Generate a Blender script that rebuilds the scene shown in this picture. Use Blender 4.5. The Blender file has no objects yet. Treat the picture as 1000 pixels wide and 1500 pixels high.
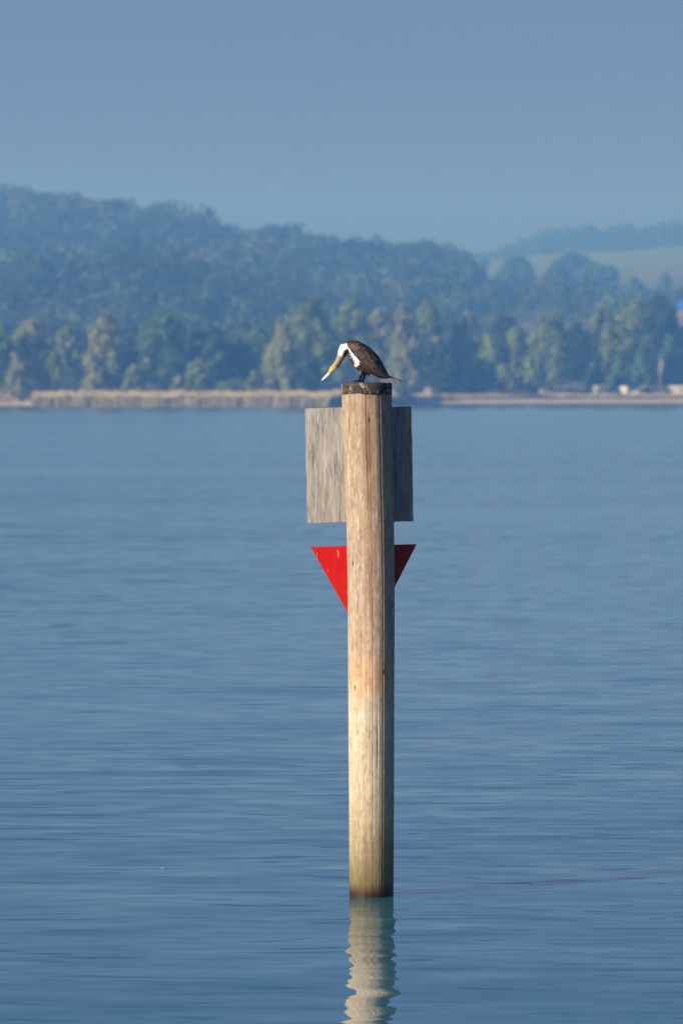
import bpy, bmesh, math, random
import numpy as np
from mathutils import Vector, Matrix, Euler

R = math.radians
rng = np.random.default_rng(7)
random.seed(7)
sc = bpy.context.scene
COL = sc.collection

# ------------------------------------------------------------------ camera
CAM_Z = 3.9
FPX = 7500.0                       # focal length in photo pixels (1000 x 1500)
PITCH = math.atan(180 / FPX)
cam_d = bpy.data.cameras.new('camera')
cam = bpy.data.objects.new('camera', cam_d)
COL.objects.link(cam)
cam.location = (0, 0, CAM_Z)
cam.rotation_euler = (math.pi / 2 - PITCH, 0, 0)
cam_d.sensor_fit = 'VERTICAL'
cam_d.sensor_height = 24.0
cam_d.lens = 24.0 * FPX / 1500
cam_d.clip_start = 0.5
cam_d.clip_end = 20000
cam_d.dof.use_dof = True
cam_d.dof.focus_distance = 39.2
cam_d.dof.aperture_fstop = 2.6
sc.camera = cam

# ------------------------------------------------------------------ sky, sun, exposure
SUN_EL = R(21)
SUN_ROT = R(234)                   # behind the camera, on the left
world = bpy.data.worlds.new('World')
sc.world = world
world.use_nodes = True
wn = world.node_tree.nodes
sky = wn.new('ShaderNodeTexSky')
sky.sky_type = 'NISHITA'
sky.sun_disc = False
sky.sun_elevation = SUN_EL
sky.sun_rotation = SUN_ROT
sky.altitude = 400
sky.air_density = 1.0
sky.dust_density = 3.0
sky.ozone_density = 3.0
bg = wn['Background']
bg.inputs[1].default_value = 0.05
cool = wn.new('ShaderNodeMix')                 # the camera's cool white balance, the same over the whole sky
cool.data_type = 'RGBA'
cool.blend_type = 'MULTIPLY'
cool.inputs[0].default_value = 1.0
cool.inputs[7].default_value = (0.715, 0.665, 1.14, 1)
world.node_tree.links.new(sky.outputs[0], cool.inputs[6])
world.node_tree.links.new(cool.outputs[2], bg.inputs[0])

sun_d = bpy.data.lights.new('sun', 'SUN')
sun_d.energy = 5.0
sun_d.angle = R(0.53)
sun_d.color = (1.0, 0.91, 0.79)
sun = bpy.data.objects.new('sun', sun_d)
COL.objects.link(sun)
sdir = Vector((math.sin(SUN_ROT) * math.cos(SUN_EL), math.cos(SUN_ROT) * math.cos(SUN_EL), math.sin(SUN_EL)))
sun.rotation_euler = sdir.to_track_quat('Z', 'Y').to_euler()

vs = sc.view_settings
vs.view_transform = 'Standard'
vs.look = 'None'
vs.gamma = 1
vs.exposure = 0.4
vs.use_curve_mapping = False
sc.cycles.volume_bounces = 1
sc.cycles.max_bounces = 8
sc.cycles.use_denoising = True


# ------------------------------------------------------------------ helpers
def P(x, y, Y):
    """photo pixel (x, y) -> the point of the world at distance Y"""
    u, v = (x - 500) / FPX, (750 - y) / FPX
    c, s = math.cos(PITCH), math.sin(PITCH)
    dy, dz = c + v * s, -s + v * c
    return Vector((u / dy * Y, Y, CAM_Z + dz / dy * Y))


def tag(o, label=None, cat=None, group=None, kind=None):
    if label: o['label'] = label
    if cat: o['category'] = cat
    if group: o['group'] = group
    if kind: o['kind'] = kind
    return o


def link(name, me, mat=None, parent=None, loc=None):
    o = bpy.data.objects.new(name, me)
    COL.objects.link(o)
    if mat is not None and len(me.materials) == 0:
        me.materials.append(mat)
    if loc is not None: o.location = loc
    if parent is not None: o.parent = parent
    return o


def empty(name, loc, rz=0):
    o = bpy.data.objects.new(name, None)
    COL.objects.link(o)
    o.location = loc
    o.rotation_euler = (0, 0, rz)
    o.empty_display_size = 0.2
    return o


def np_mesh(name, verts, faces, smooth=False, colors=None, per='POINT'):
    """verts (n,3), faces (m,k) of constant k"""
    verts = np.asarray(verts, np.float32)
    faces = np.asarray(faces, np.int32)
    me = bpy.data.meshes.new(name)
    me.vertices.add(len(verts))
    me.vertices.foreach_set('co', verts.ravel())
    m, k = faces.shape
    me.loops.add(m * k)
    me.loops.foreach_set('vertex_index', faces.ravel())
    me.polygons.add(m)
    me.polygons.foreach_set('loop_start', np.arange(0, m * k, k, dtype=np.int32))
    me.polygons.foreach_set('loop_total', np.full(m, k, np.int32))
    me.polygons.foreach_set('use_smooth', np.full(m, smooth, bool))
    me.update(calc_edges=True)
    if colors is not None:
        a = me.color_attributes.new('tone', 'FLOAT_COLOR', 'POINT' if per == 'POINT' else 'CORNER')
        a.data.foreach_set('color', np.asarray(colors, np.float32).ravel())
    me.validate()
    return me


def loft(rings, cap0=True, cap1=True):
    """rings: list of (n,3) arrays -> verts, quad faces (+ end fans as degenerate-free quads through centre)"""
    n = len(rings[0])
    V = [np.asarray(r, float) for r in rings]
    F = []
    for i in range(len(V) - 1):
        a, b = i * n, (i + 1) * n
        for j in range(n):
            k = (j + 1) % n
            F.append((a + j, a + k, b + k, b + j))
    return np.concatenate(V), F


def build(name, V, F, mat=None, parent=None, smooth=True, loc=None, cols=None):
    me = bpy.data.meshes.new(name)
    me.from_pydata([tuple(map(float, v)) for v in V], [], [tuple(int(i) for i in f) for f in F])
    me.polygons.foreach_set('use_smooth', [smooth] * len(me.polygons))
    if cols is not None:
        a = me.color_attributes.new('tone', 'FLOAT_COLOR', 'POINT')
        a.data.foreach_set('color', np.asarray(cols, np.float32).ravel())
    me.update()
    return link(name, me, mat, parent, loc)


def tube_vf(pts, radii, n=8, base=0):
    """tube along a polyline, closed ends"""
    pts = [Vector(p) for p in pts]
    V, F = [], []
    up = Vector((0.13, 0.21, 1)).normalized()
    for i, p in enumerate(pts):
        d = (pts[min(i + 1, len(pts) - 1)] - pts[max(i - 1, 0)]).normalized()
        ref = up if abs(d.dot(up)) < 0.93 else Vector((1, 0.1, 0)).normalized()
        a = d.cross(ref).normalized()
        b = d.cross(a)
        for j in range(n):
            t = 2 * math.pi * j / n
            V.append(p + (a * math.cos(t) + b * math.sin(t)) * radii[i])
    for i in range(len(pts) - 1):
        for j in range(n):
            k = (j + 1) % n
            F.append((base + i * n + j, base + i * n + k, base + (i + 1) * n + k, base + (i + 1) * n + j))
    F.append(tuple(base + j for j in range(n))[::-1])
    F.append(tuple(base + (len(pts) - 1) * n + j for j in range(n)))
    return V, F


def bevel_box(name, size, loc, mat, parent=None, bev=0.0, rot=None, seg=2):
    bm = bmesh.new()
    bmesh.ops.create_cube(bm, size=1)
    bmesh.ops.scale(bm, vec=size, verts=bm.verts)
    if bev:
        bmesh.ops.bevel(bm, geom=list(bm.edges), offset=bev, segments=seg, affect='EDGES')
    me = bpy.data.meshes.new(name)
    bm.to_mesh(me)
    bm.free()
    o = link(name, me, mat, parent, loc)
    if rot: o.rotation_euler = rot
    return o


# ------------------------------------------------------------------ node helpers
class NT:
    def __init__(self, name):
        self.m = bpy.data.materials.new(name)
        self.m.use_nodes = True
        self.t = self.m.node_tree
        self.n = self.t.nodes
        self.bsdf = self.n['Principled BSDF']
        self.out = self.n['Material Output']

    def __call__(self, typ, ins=None, **props):
        nd = self.n.new('ShaderNode' + typ)
        for k, v in props.items(): setattr(nd, k, v)
        for k, v in (ins or {}).items(): self.set(nd.inputs[k], v)
        return nd

    def set(self, sock, v):
        if isinstance(v, bpy.types.NodeSocket): self.t.links.new(v, sock)
        elif isinstance(v, bpy.types.Node): self.t.links.new(v.outputs[0], sock)
        else: sock.default_value = v

    def p(self, **kw):
        for k, v in kw.items(): self.set(self.bsdf.inputs[k.replace('_', ' ')], v)

    def math(self, op, a, b=0.0, clamp=False):
        nd = self('Math', {0: a, 1: b}, operation=op)
        nd.use_clamp = clamp
        return nd.outputs[0]

    def vmath(self, op, a, b=None, scale=None):
        nd = self('VectorMath', {0: a}, operation=op)
        if b is not None: self.set(nd.inputs[1], b)
        if scale is not None: self.set(nd.inputs['Scale'], scale)
        return nd.outputs[0]

    def map(self, v, scale=(1, 1, 1), rot=(0, 0, 0), loc=(0, 0, 0)):
        return self('Mapping', {'Vector': v, 'Scale': scale, 'Rotation': rot, 'Location': loc}).outputs[0]

    def noise(self, v, scale=1.0, detail=3.0, rough=0.5, dist=0.0, color=False):
        nd = self('TexNoise', {'Vector': v, 'Scale': scale, 'Detail': detail, 'Roughness': rough, 'Distortion': dist})
        return nd.outputs['Color' if color else 'Fac']

    def ramp(self, fac, stops, interp='LINEAR'):
        nd = self('ValToRGB', {'Fac': fac})
        cr = nd.color_ramp
        cr.interpolation = interp
        while len(cr.elements) < len(stops): cr.elements.new(0.5)
        for e, (p, c) in zip(cr.elements, stops):
            e.position = p
            e.color = (c, c, c, 1) if isinstance(c, (int, float)) else (*c, 1)
        return nd.outputs[0]

    def mix(self, f, a, b, mode='MIX'):
        nd = self('Mix', data_type='RGBA', blend_type=mode)
        self.set(nd.inputs[0], f)
        for i, v in ((6, a), (7, b)):
            if isinstance(v, tuple) and len(v) == 3: v = (*v, 1)
            self.set(nd.inputs[i], v)
        return nd.outputs[2]

    def bump(self, h, strength=0.3, dist=0.01):
        b = self('Bump', {'Height': h, 'Strength': strength, 'Distance': dist})
        self.p(Normal=b.outputs[0])


def plain(name, col, rough=0.7, var=0.25, scale=4.0, metallic=0.0):
    n = NT(name)
    tc = n('TexCoord').outputs['Object']
    f = n.noise(tc, scale, 4, 0.6)
    a = tuple(c * (1 - var) for c in col)
    b = tuple(min(1, c * (1 + var)) for c in col)
    n.p(Base_Color=n.ramp(f, [(0.3, a), (0.7, b)]), Roughness=rough, Metallic=metallic)
    return n.m


def toned(name, rough=0.8, gain=1.0, spec=0.3):
    """colour from the 'tone' attribute, with fine mottling"""
    n = NT(name)
    at = n('Attribute', attribute_name='tone')
    tc = n('TexCoord').outputs['Object']
    f = n.noise(tc, 0.6, 2)
    k = n.ramp(f, [(0.25, 0.75 * gain), (0.75, 1.25 * gain)])
    n.p(Base_Color=n.mix(1.0, at.outputs['Color'], k, 'MULTIPLY'), Roughness=rough, Specular_IOR_Level=spec)
    return n.m


# ------------------------------------------------------------------ materials
def mat_shaft():
    n = NT('weathered_pile_wood')
    tc = n('TexCoord').outputs['Object']
    z = n('SeparateXYZ', {0: tc}).outputs['Z']
    grain = n.noise(n.map(tc, (24, 24, 2.6)), 1.0, 7, 0.68, 0.9)
    fine = n.noise(n.map(tc, (80, 80, 14.0)), 1.0, 4, 0.65)
    blot = n.noise(n.map(tc, (11, 11, 4.5)), 1.0, 5, 0.62, 0.5)
    edge = n.noise(n.map(tc, (12, 12, 7.0)), 1.0, 5, 0.65)
    zz = n.math('ADD', z, n.math('MULTIPLY', n.math('SUBTRACT', edge, 0.5), 0.9))
    zf = n.math('DIVIDE', zz, 4.0)
    basec = n.ramp(zf, [(0.0, (0.30, 0.235, 0.13)), (0.085, (0.40, 0.33, 0.19)), (0.13, (0.45, 0.37, 0.23)), (0.21, (0.54, 0.45, 0.31)),
                        (0.36, (0.60, 0.51, 0.37)), (0.41, (0.62, 0.40, 0.215)), (0.48, (0.48, 0.365, 0.25)), (0.60, (0.43, 0.32, 0.225)),
                        (0.78, (0.42, 0.315, 0.21)), (1.0, (0.35, 0.26, 0.175))])
    c = n.mix(n.ramp(grain, [(0.42, 0.0), (0.70, 0.55)]), basec, n.mix(1.0, basec, (0.50, 0.41, 0.36), 'MULTIPLY'))
    c = n.mix(n.ramp(blot, [(0.50, 0.0), (0.72, 0.42)]), c, n.mix(1.0, c, (0.55, 0.50, 0.46), 'MULTIPLY'))
    c = n.mix(n.ramp(fine, [(0.55, 0.0), (0.75, 0.35)]), c, (0.66, 0.60, 0.48))
    mot = n.noise(n.map(tc, (30, 30, 15), loc=(4, 9, 2)), 1.0, 6, 0.72, 0.6)
    c = n.mix(n.ramp(mot, [(0.48, 0.0), (0.64, 0.55)]), c, n.mix(1.0, c, (0.46, 0.40, 0.36), 'MULTIPLY'))
    mot2 = n.noise(n.map(tc, (55, 55, 7), loc=(1, 5, 8)), 1.0, 5, 0.7)
    c = n.mix(n.ramp(mot2, [(0.54, 0.0), (0.68, 0.5)]), c, (0.74, 0.68, 0.56))
    # brown streak of stain running down from the top check in the wood
    at = n('Attribute', attribute_name='tone').outputs['Color']
    sep = n('SeparateColor', {0: at})
    c = n.mix(sep.outputs[0], c, (0.20, 0.085, 0.04))
    c = n.mix(sep.outputs[1], c, (0.035, 0.022, 0.014))
    # small knots and worm holes
    vor = n('TexVoronoi', {'Vector': n.map(tc, (9, 9, 3.6)), 'Scale': 1.0})
    kn = n.ramp(vor.outputs['Distance'], [(0.05, 1.0), (0.10, 0.0)])
    sel = n.ramp(n('SeparateColor', {0: vor.outputs['Color']}).outputs[0], [(0.60, 0.0), (0.62, 0.85)], 'CONSTANT')
    c = n.mix(n.math('MULTIPLY', kn, sel), c, (0.06, 0.035, 0.02))
    # old water lines: thin pale rings of dried lime and algae near the water
    zl = n.math('ADD', z, n.math('MULTIPLY', n.math('SUBTRACT', edge, 0.5), 0.03))
    for h, w in ((0.445, 0.010), (0.325, 0.007), (0.60, 0.008)):
        d = n.math('ABSOLUTE', n.math('SUBTRACT', zl, h))
        ln = n.ramp(n.math('DIVIDE', d, w), [(0.0, 0.28), (1.0, 0.0)])
        c = n.mix(n.math('MULTIPLY', ln, n.ramp(blot, [(0.35, 0), (0.6, 1)])), c, (0.62, 0.56, 0.42))
    # algae, rust-red slime and the black wet foot
    alg = n.math('ADD', z, n.math('MULTIPLY', n.math('SUBTRACT', blot, 0.5), 0.55))
    c = n.mix(n.ramp(n.math('DIVIDE', alg, 0.6), [(0.10, 0.92), (0.95, 0.0)]), c, (0.14, 0.11, 0.04))
    zs = n.math('ADD', z, n.math('MULTIPLY', n.math('SUBTRACT', mot, 0.5), 0.11))
    c = n.mix(n.ramp(n.math('DIVIDE', zs, 0.2), [(0.28, 0.9), (0.52, 0.0)]), c, (0.075, 0.040, 0.016))
    c = n.mix(n.ramp(n.math('DIVIDE', zs, 0.2), [(0.12, 1.0), (0.24, 0.0)]), c, (0.035, 0.024, 0.009))
    rough = n.ramp(n.math('DIVIDE', z, 0.2), [(0.2, 0.45), (0.5, 0.85)])
    n.p(Base_Color=c, Roughness=rough, Specular_IOR_Level=0.15)
    h = n.math('ADD', n.math('MULTIPLY', grain, 1.0), n.math('MULTIPLY', fine, 0.5))
    n.bump(h, 0.45, 0.005)
    return n.m


def mat_cap():
    n = NT('tarred_post_head')
    tc = n('TexCoord').outputs['Object']
    a = n.noise(n.map(tc, (34, 34, 14)), 1, 6, 0.7)
    b = n.noise(n.map(tc, (26, 26, 9)), 1, 5, 0.68, 0.8)
    c = n.ramp(a, [(0.38, (0.012, 0.010, 0.009)), (0.55, (0.05, 0.035, 0.024)), (0.72, (0.17, 0.12, 0.08))])
    c = n.mix(n.ramp(b, [(0.56, 0.0), (0.66, 0.85)]), c, (0.50, 0.42, 0.34))       # droppings
    n.p(Base_Color=c, Roughness=0.85)
    n.bump(a, 0.8, 0.01)
    return n.m


def mat_board():
    n = NT('weathered_plywood')
    tc = n('TexCoord').outputs['Object']
    g = n.noise(n.map(tc, (44, 44, 4.0)), 1, 7, 0.72, 0.7)
    g2 = n.noise(n.map(tc, (9, 9, 1.1), loc=(3, 1, 2)), 1, 4, 0.6, 0.8)
    g3 = n.noise(n.map(tc, (70, 70, 5)), 1, 3, 0.6)
    c = n.ramp(g, [(0.32, (0.10, 0.09, 0.075)), (0.44, (0.29, 0.27, 0.24)), (0.60, (0.43, 0.41, 0.37)), (0.75, (0.58, 0.56, 0.52))])
    c = n.mix(n.ramp(g2, [(0.45, 0.0), (0.65, 0.45)]), c, (0.36, 0.31, 0.24))
    c = n.mix(n.ramp(g3, [(0.60, 0.0), (0.72, 0.6)]), c, (0.13, 0.11, 0.085))
    sx = n('SeparateXYZ', {0: tc}).outputs['X']
    ed = n.ramp(n.math('ADD', n.math('MULTIPLY', sx, 2.0), n.math('MULTIPLY', g2, 0.6)), [(-0.0, 1.0), (0.0, 1.0)])
    n.p(Base_Color=c, Roughness=0.85, Specular_IOR_Level=0.2)
    n.bump(g, 0.6, 0.004)
    return n.m


def mat_red():
    n = NT('red_paint')
    tc = n('TexCoord').outputs['Object']
    g = n.noise(n.map(tc, (40, 40, 4)), 1, 5, 0.6)
    g2 = n.noise(n.map(tc, (60, 60, 8), loc=(5, 2, 8)), 1, 4, 0.65)
    b = n.noise(tc, 3.5, 3)
    c = n.ramp(g, [(0.3, (0.42, 0.005, 0.002)), (0.7, (0.58, 0.008, 0.003))])
    c = n.mix(n.ramp(b, [(0.4, 0), (0.7, 0.5)]), c, (0.54, 0.022, 0.009))
    c = n.mix(n.ramp(g2, [(0.66, 0.0), (0.71, 0.8)]), c, (0.62, 0.36, 0.28))
    n.p(Base_Color=c, Roughness=0.7, Specular_IOR_Level=0.15)
    n.bump(g, 0.3, 0.002)
    return n.m


def mat_water():
    n = NT('lake_water')
    pos = n('NewGeometry').outputs['Position']
    y = n('SeparateXYZ', {0: pos}).outputs['Y']
    half = (0.5, 0.5, 0.5)
    layers = [((1.2, 3.0, 1), R(7), (0.55, 0.46), 1.5),          # ripples
              ((0.55, 1.40, 1), R(-9), (0.42, 0.26), 2),        # small waves
              ((3.1, 9.5, 1), R(3), (0.10, 0.14), 1),           # capillary shimmer
              ((0.09, 0.30, 1), R(5), (0.07, 0.13), 2)]         # slow undulation
    patch = n.noise(n.map(pos, (0.010, 0.035, 1)), 1, 3, 0.5)
    amp = n.ramp(patch, [(0.35, 0.62), (0.65, 1.25)])
    acc = None
    for s, r, (ax, ay), det in layers:
        c = n.noise(n.map(pos, s, (0, 0, r)), 1, det, 0.5, 0.35, color=True)
        v = n.vmath('MULTIPLY', n.vmath('SUBTRACT', c, half), (ax * WAVE_X, ay * WAVE_Y, 0))
        acc = v if acc is None else n.vmath('ADD', acc, v)
    # short steep wavelets that show the dark of the water
    for sx, sy, r_, k in ((1.3, 7.5, R(5), -0.080), (0.55, 3.0, R(-4), -0.050), (0.2, 1.0, R(2), -0.025)):
        f = n.noise(n.map(pos, (sx, sy, 1), (0, 0, r_), (7, 3, 1)), 1, 2, 0.5, 0.6)
        d = n.math('MULTIPLY', n.ramp(f, [(0.62, 0.0), (0.68, 1.0)]), k)
        acc = n.vmath('ADD', acc, n('CombineXYZ', {1: d}).outputs[0])
    acc = n.vmath('SCALE', acc, scale=amp)
    # reflection is shaped here: far normals tip towards the camera to mirror the sky
    bias = n.ramp(n.math('DIVIDE', y, 1300), [(0.02, 0.002), (0.07, 0.005), (0.2, 0.024), (1.0, 0.034)])
    b = n('CombineXYZ', {1: n.math('MULTIPLY', bias, -1.0), 2: 1.0}).outputs[0]
    nor = n.vmath('NORMALIZE', n.vmath('ADD', acc, b))
    n.p(Base_Color=(0.034, 0.14, 0.18, 1), Roughness=0.03, IOR=1.333, Normal=nor, Specular_IOR_Level=0.7)
    return n.m


WAVE_X, WAVE_Y = 0.24, 0.17


def mat_ground():
    n = NT('lakeside_ground')
    pos = n('NewGeometry').outputs['Position']
    sep = n('SeparateXYZ', {0: pos})
    y, z = sep.outputs['Y'], sep.outputs['Z']
    a = n.noise(n.map(pos, (0.02, 0.006, 0.02)), 1, 4, 0.55)
    b = n.noise(pos, 0.25, 4)
    field = n.ramp(a, [(0.36, (0.085, 0.105, 0.045)), (0.46, (0.13, 0.14, 0.06)), (0.54, (0.17, 0.17, 0.07)), (0.66, (0.11, 0.125, 0.05))])
    field = n.mix(n.ramp(b, [(0.4, 0), (0.7, 0.4)]), field, (0.07, 0.08, 0.035))
    # ripe stubble fields along the top of the slope
    top = n.ramp(n.math('DIVIDE', y, 4000), [(0.73, 0.0), (0.745, 0.85), (0.80, 0.85)])
    field = n.mix(top, field, (0.120, 0.170, 0.035))
    sand = n.ramp(n.noise(n.map(pos, (0.12, 0.4, 1.5)), 1, 5, 0.6), [(0.3, (0.42, 0.38, 0.27)), (0.5, (0.58, 0.54, 0.40)), (0.8, (0.66, 0.61, 0.48))])
    zt = n.math('ADD', z, n.math('MULTIPLY', n.math('SUBTRACT', b, 0.5), 1.2))
    c = n.mix(n.ramp(n.math('DIVIDE', zt, 6.0), [(0.30, 0.0), (0.42, 1.0)]), sand, field)
    c = n.mix(n.ramp(n.math('DIVIDE', z, 1.0), [(0.25, 1.0), (0.5, 0.0)]), c, (0.05, 0.045, 0.035))
    n.p(Base_Color=c, Roughness=0.95, Specular_IOR_Level=0.1)
    return n.m


M = {}
M['shaft'] = mat_shaft()
M['cap'] = mat_cap()
M['board'] = mat_board()
M['red'] = mat_red()
M['water'] = mat_water()
M['ground'] = mat_ground()
M['leaf'] = toned('leaves', 0.85)
M['reed'] = toned('dry_reed', 0.9)
M['bark'] = plain('bark', (0.12, 0.095, 0.07), 0.9, 0.35, 2)
M['pale_bark'] = plain('pale_bark', (0.40, 0.36, 0.30), 0.8, 0.3, 2)
M['plumage'] = toned('plumage', 0.7, 1.0, 0.25)
M['feather'] = toned('feather', 0.65, 1.0, 0.3)
M['skin'] = plain('dark_web_skin', (0.02, 0.018, 0.016), 0.5, 0.2, 60)
M['eye'] = plain('eye_green', (0.02, 0.10, 0.07), 0.15, 0.1, 60)
M['steel'] = plain('galvanised_steel', (0.35, 0.35, 0.34), 0.5, 0.2, 20, 0.7)
M['van_white'] = plain('white_van_paint', (0.48, 0.48, 0.47), 0.4, 0.05, 1)
M['car_silver'] = plain('silver_paint', (0.45, 0.47, 0.5), 0.35, 0.05, 1)
M['car_dark'] = plain('dark_paint', (0.04, 0.05, 0.08), 0.35, 0.1, 1)
M['glass'] = plain('dark_glass', (0.03, 0.04, 0.05), 0.1, 0.1, 1)
M['tyre'] = plain('tyre_rubber', (0.02, 0.02, 0.02), 0.8, 0.2, 3)
M['trim'] = plain('grey_trim', (0.25, 0.26, 0.28), 0.6, 0.1, 3)
M['orange'] = plain('orange_cloth', (0.36, 0.24, 0.17), 0.8, 0.15, 2)
M['pole'] = plain('pale_pole', (0.36, 0.36, 0.35), 0.5, 0.1, 2)
M['blue'] = plain('blue_sheeting', (0.02, 0.16, 0.75), 0.5, 0.1, 0.5)
M['render'] = plain('pale_render', (0.22, 0.21, 0.18), 0.9, 0.1, 0.5)
M['tile'] = plain('brown_roof_tile', (0.20, 0.10, 0.06), 0.9, 0.2, 1)
M['down'] = plain('white_down', (0.8, 0.8, 0.78), 0.8, 0.05, 30)


# ------------------------------------------------------------------ water
def make_water():
    ys = np.concatenate([np.linspace(-60, 100, 17), np.linspace(120, 1000, 23), np.linspace(1020, 1420, 21)])
    xs = np.linspace(-480, 480, 33)
    X, Yv = np.meshgrid(xs, ys)
    V = np.stack([X.ravel(), Yv.ravel(), np.zeros(X.size)], 1)
    nx, ny = len(xs), len(ys)
    idx = np.arange(nx * ny).reshape(ny, nx)
    F = np.stack([idx[:-1, :-1], idx[:-1, 1:], idx[1:, 1:], idx[1:, :-1]], -1).reshape(-1, 4)
    o = link('lake_water', np_mesh('lake_water', V, F, True), M['water'])
    tag(o, 'calm blue lake with fine wind ripples stretching to the far shore', kind='structure')


make_water()


# ------------------------------------------------------------------ terrain
def shore_Y(u):
    return np.interp(u, [-900, 0, 480, 560, 640, 1000, 1900], [1080, 1090, 1105, 1180, 1225, 1300, 1420])


def zt(v, Y, tree):
    return CAM_Z + (570 - v) / FPX * Y - tree


def prof(Y, tree, pts):
    return (Y, np.array([p[0] for p in pts], float), np.array([zt(p[1], Y, tree) for p in pts]))


def flat(Y, pts):
    return (Y, np.array([p[0] for p in pts], float), np.array([p[1] for p in pts], float))


_rows = [
    flat(1500, [(-900, 8), (300, 5), (660, 5), (1000, 8), (1900, 10)]),
    prof(1750, 17, [(-900, 340), (0, 366), (60, 374), (130, 372), (160, 358), (210, 360), (260, 376), (330, 392), (400, 400), (450, 418), (500, 425), (600, 432), (700, 446), (850, 452), (1000, 446), (1900, 430)]),
    prof(1980, 17, [(-900, 400), (0, 402), (60, 398), (150, 400), (300, 392), (400, 384), (500, 388), (600, 400), (690, 408), (850, 402), (1000, 396), (1900, 380)]),
    prof(2350, 18, [(-900, 240), (-200, 262), (0, 271), (90, 279), (150, 284), (230, 293), (270, 303), (300, 311), (345, 324), (365, 326), (395, 318), (440, 322), (480, 338), (520, 346),
                    (580, 350), (620, 341), (648, 347), (668, 362), (690, 380), (750, 394), (850, 388), (1000, 372), (1900, 350)]),
    flat(2700, [(-900, 60), (0, 58), (400, 52), (600, 45), (690, 50), (850, 57), (1000, 60), (1900, 70)]),
    flat(3150, [(-900, 50), (300, 50), (500, 60), (600, 68), (690, 82), (750, 84), (850, 87), (1000, 90), (1900, 95)]),
    flat(3400, [(-900, 40), (500, 40), (690, 55), (850, 65), (1900, 72)]),
    prof(3780, 14, [(-900, 420), (0, 395), (500, 385), (660, 376), (690, 371), (750, 356), (800, 341), (850, 333), (920, 327), (1000, 323), (1200, 322), (1900, 330)]),
    flat(4100, [(-900, 60), (1900, 60)]),
]
_Yc = np.array([r[0] for r in _rows])


def _bumps(X, Y):
    return (np.sin(X * 0.021 + Y * 0.013) * 1.6 + np.sin(X * 0.051 - Y * 0.034 + 1.3) * 1.0 + np.sin(X * 0.011 + Y * 0.027 + 4) * 1.5)


def ground_z(X, Y):
    X = np.asarray(X, float)
    Y = np.asarray(Y, float)
    u = X / Y * FPX + 500
    ys = shore_Y(u)
    bank = np.where(u > 590, 2.7, 1.0)
    bank = np.interp(u, [520, 620], [1.0, 2.1])
    near = np.clip((Y - ys) / np.interp(u, [520, 620], [14, 16]), -1, 1) * bank
    Z = [np.interp(u, r[1], r[2]) for r in _rows]
    Ycc = [ys + 90] + list(_Yc)
    Zc = [bank + 0.3] + Z
    out = near.copy()
    k = Y > ys + 16
    out = np.where(k, bank + 0.3 * np.clip((Y - ys - 16) / 60, 0, 1), near)
    for i in range(len(Ycc) - 1):
        a, b = Ycc[i], Ycc[i + 1]
        t = np.clip((Y - a) / (b - a), 0, 1)
        s = t * t * (3 - 2 * t) * 0.6 + t * 0.4
        m = (Y >= a) & (Y <= b if i == len(Ycc) - 2 else Y < b)
        out = np.where(m, Zc[i] + (Zc[i + 1] - Zc[i]) * s, out)
    out = np.where(Y > 4100, 60, out)
    return out + _bumps(X, Y) * np.clip((Y - ys - 100) / 300, 0, 1)


def make_ground():
    us = np.linspace(-700, 1700, 160)
    t = np.concatenate([np.linspace(-30, 40, 36), np.linspace(44, 400, 50)])
    rows = []
    for d in t:
        Y = shore_Y(us) + d
        X = (us - 500) / FPX * Y
        rows.append((X, Y))
    for f in np.linspace(0.01, 1, 150):
        Y0 = shore_Y(us) + 400
        Y = Y0 + (4500 - Y0) * f
        rows.append(((us - 500) / FPX * Y, Y))
    X = np.array([r[0] for r in rows])
    Y = np.array([r[1] for r in rows])
    Z = ground_z(X, Y)
    V = np.stack([X, Y, Z], -1).reshape(-1, 3)
    ny, nx = X.shape
    idx = np.arange(nx * ny).reshape(ny, nx)
    F = np.stack([idx[:-1, :-1], idx[:-1, 1:], idx[1:, 1:], idx[1:, :-1]], -1).reshape(-1, 4)
    o = link('ground', np_mesh('ground', V, F, True), M['ground'])
    tag(o, 'far shore with sandy bank, rising to wooded hills and pale fields', kind='structure')


make_ground()


# ------------------------------------------------------------------ foliage
def leaf_quads(lobes, n, size, flat=0.5, droop=0.0, g=None):
    """n leaf clumps on the shells of ellipsoid lobes: (quads (n,4,3), lobe index)"""
    g = g or rng
    lobes = np.asarray(lobes, float)          # cx cy cz rx ry rz
    area = lobes[:, 3] * lobes[:, 5]
    li = g.choice(len(lobes), n, p=area / area.sum())
    L = lobes[li]
    d = g.normal(size=(n, 3))
    d /= np.linalg.norm(d, axis=1, keepdims=True)
    rad = 1.0 - 0.42 * g.random(n) ** 1.6
    rad += g.normal(size=n) * 0.07
    c = L[:, :3] + d * L[:, 3:6] * rad[:, None]
    nr = d / L[:, 3:6]
    nr /= np.linalg.norm(nr, axis=1, keepdims=True)
    nr = nr + g.normal(size=(n, 3)) * flat
    nr /= np.linalg.norm(nr, axis=1, keepdims=True)
    a = np.cross(nr, g.normal(size=(n, 3)))
    a[:, 2] -= droop * np.sign(a[:, 2] + 1e-9) * -1
    a -= nr * (a * nr).sum(1, keepdims=True)
    a /= np.linalg.norm(a, axis=1, keepdims=True)
    b = np.cross(nr, a)
    s = size * (0.6 + 0.8 * g.random(n))[:, None]
    e = (1 + droop * 0.8)
    q = np.stack([c - a * s * e * 0.6, c - b * s * 0.5 + nr * s * 0.12, c + a * s * e * 0.6, c + b * s * 0.5 - nr * s * 0.1], 1)
    return q, li, (c[:, 2])


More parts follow.
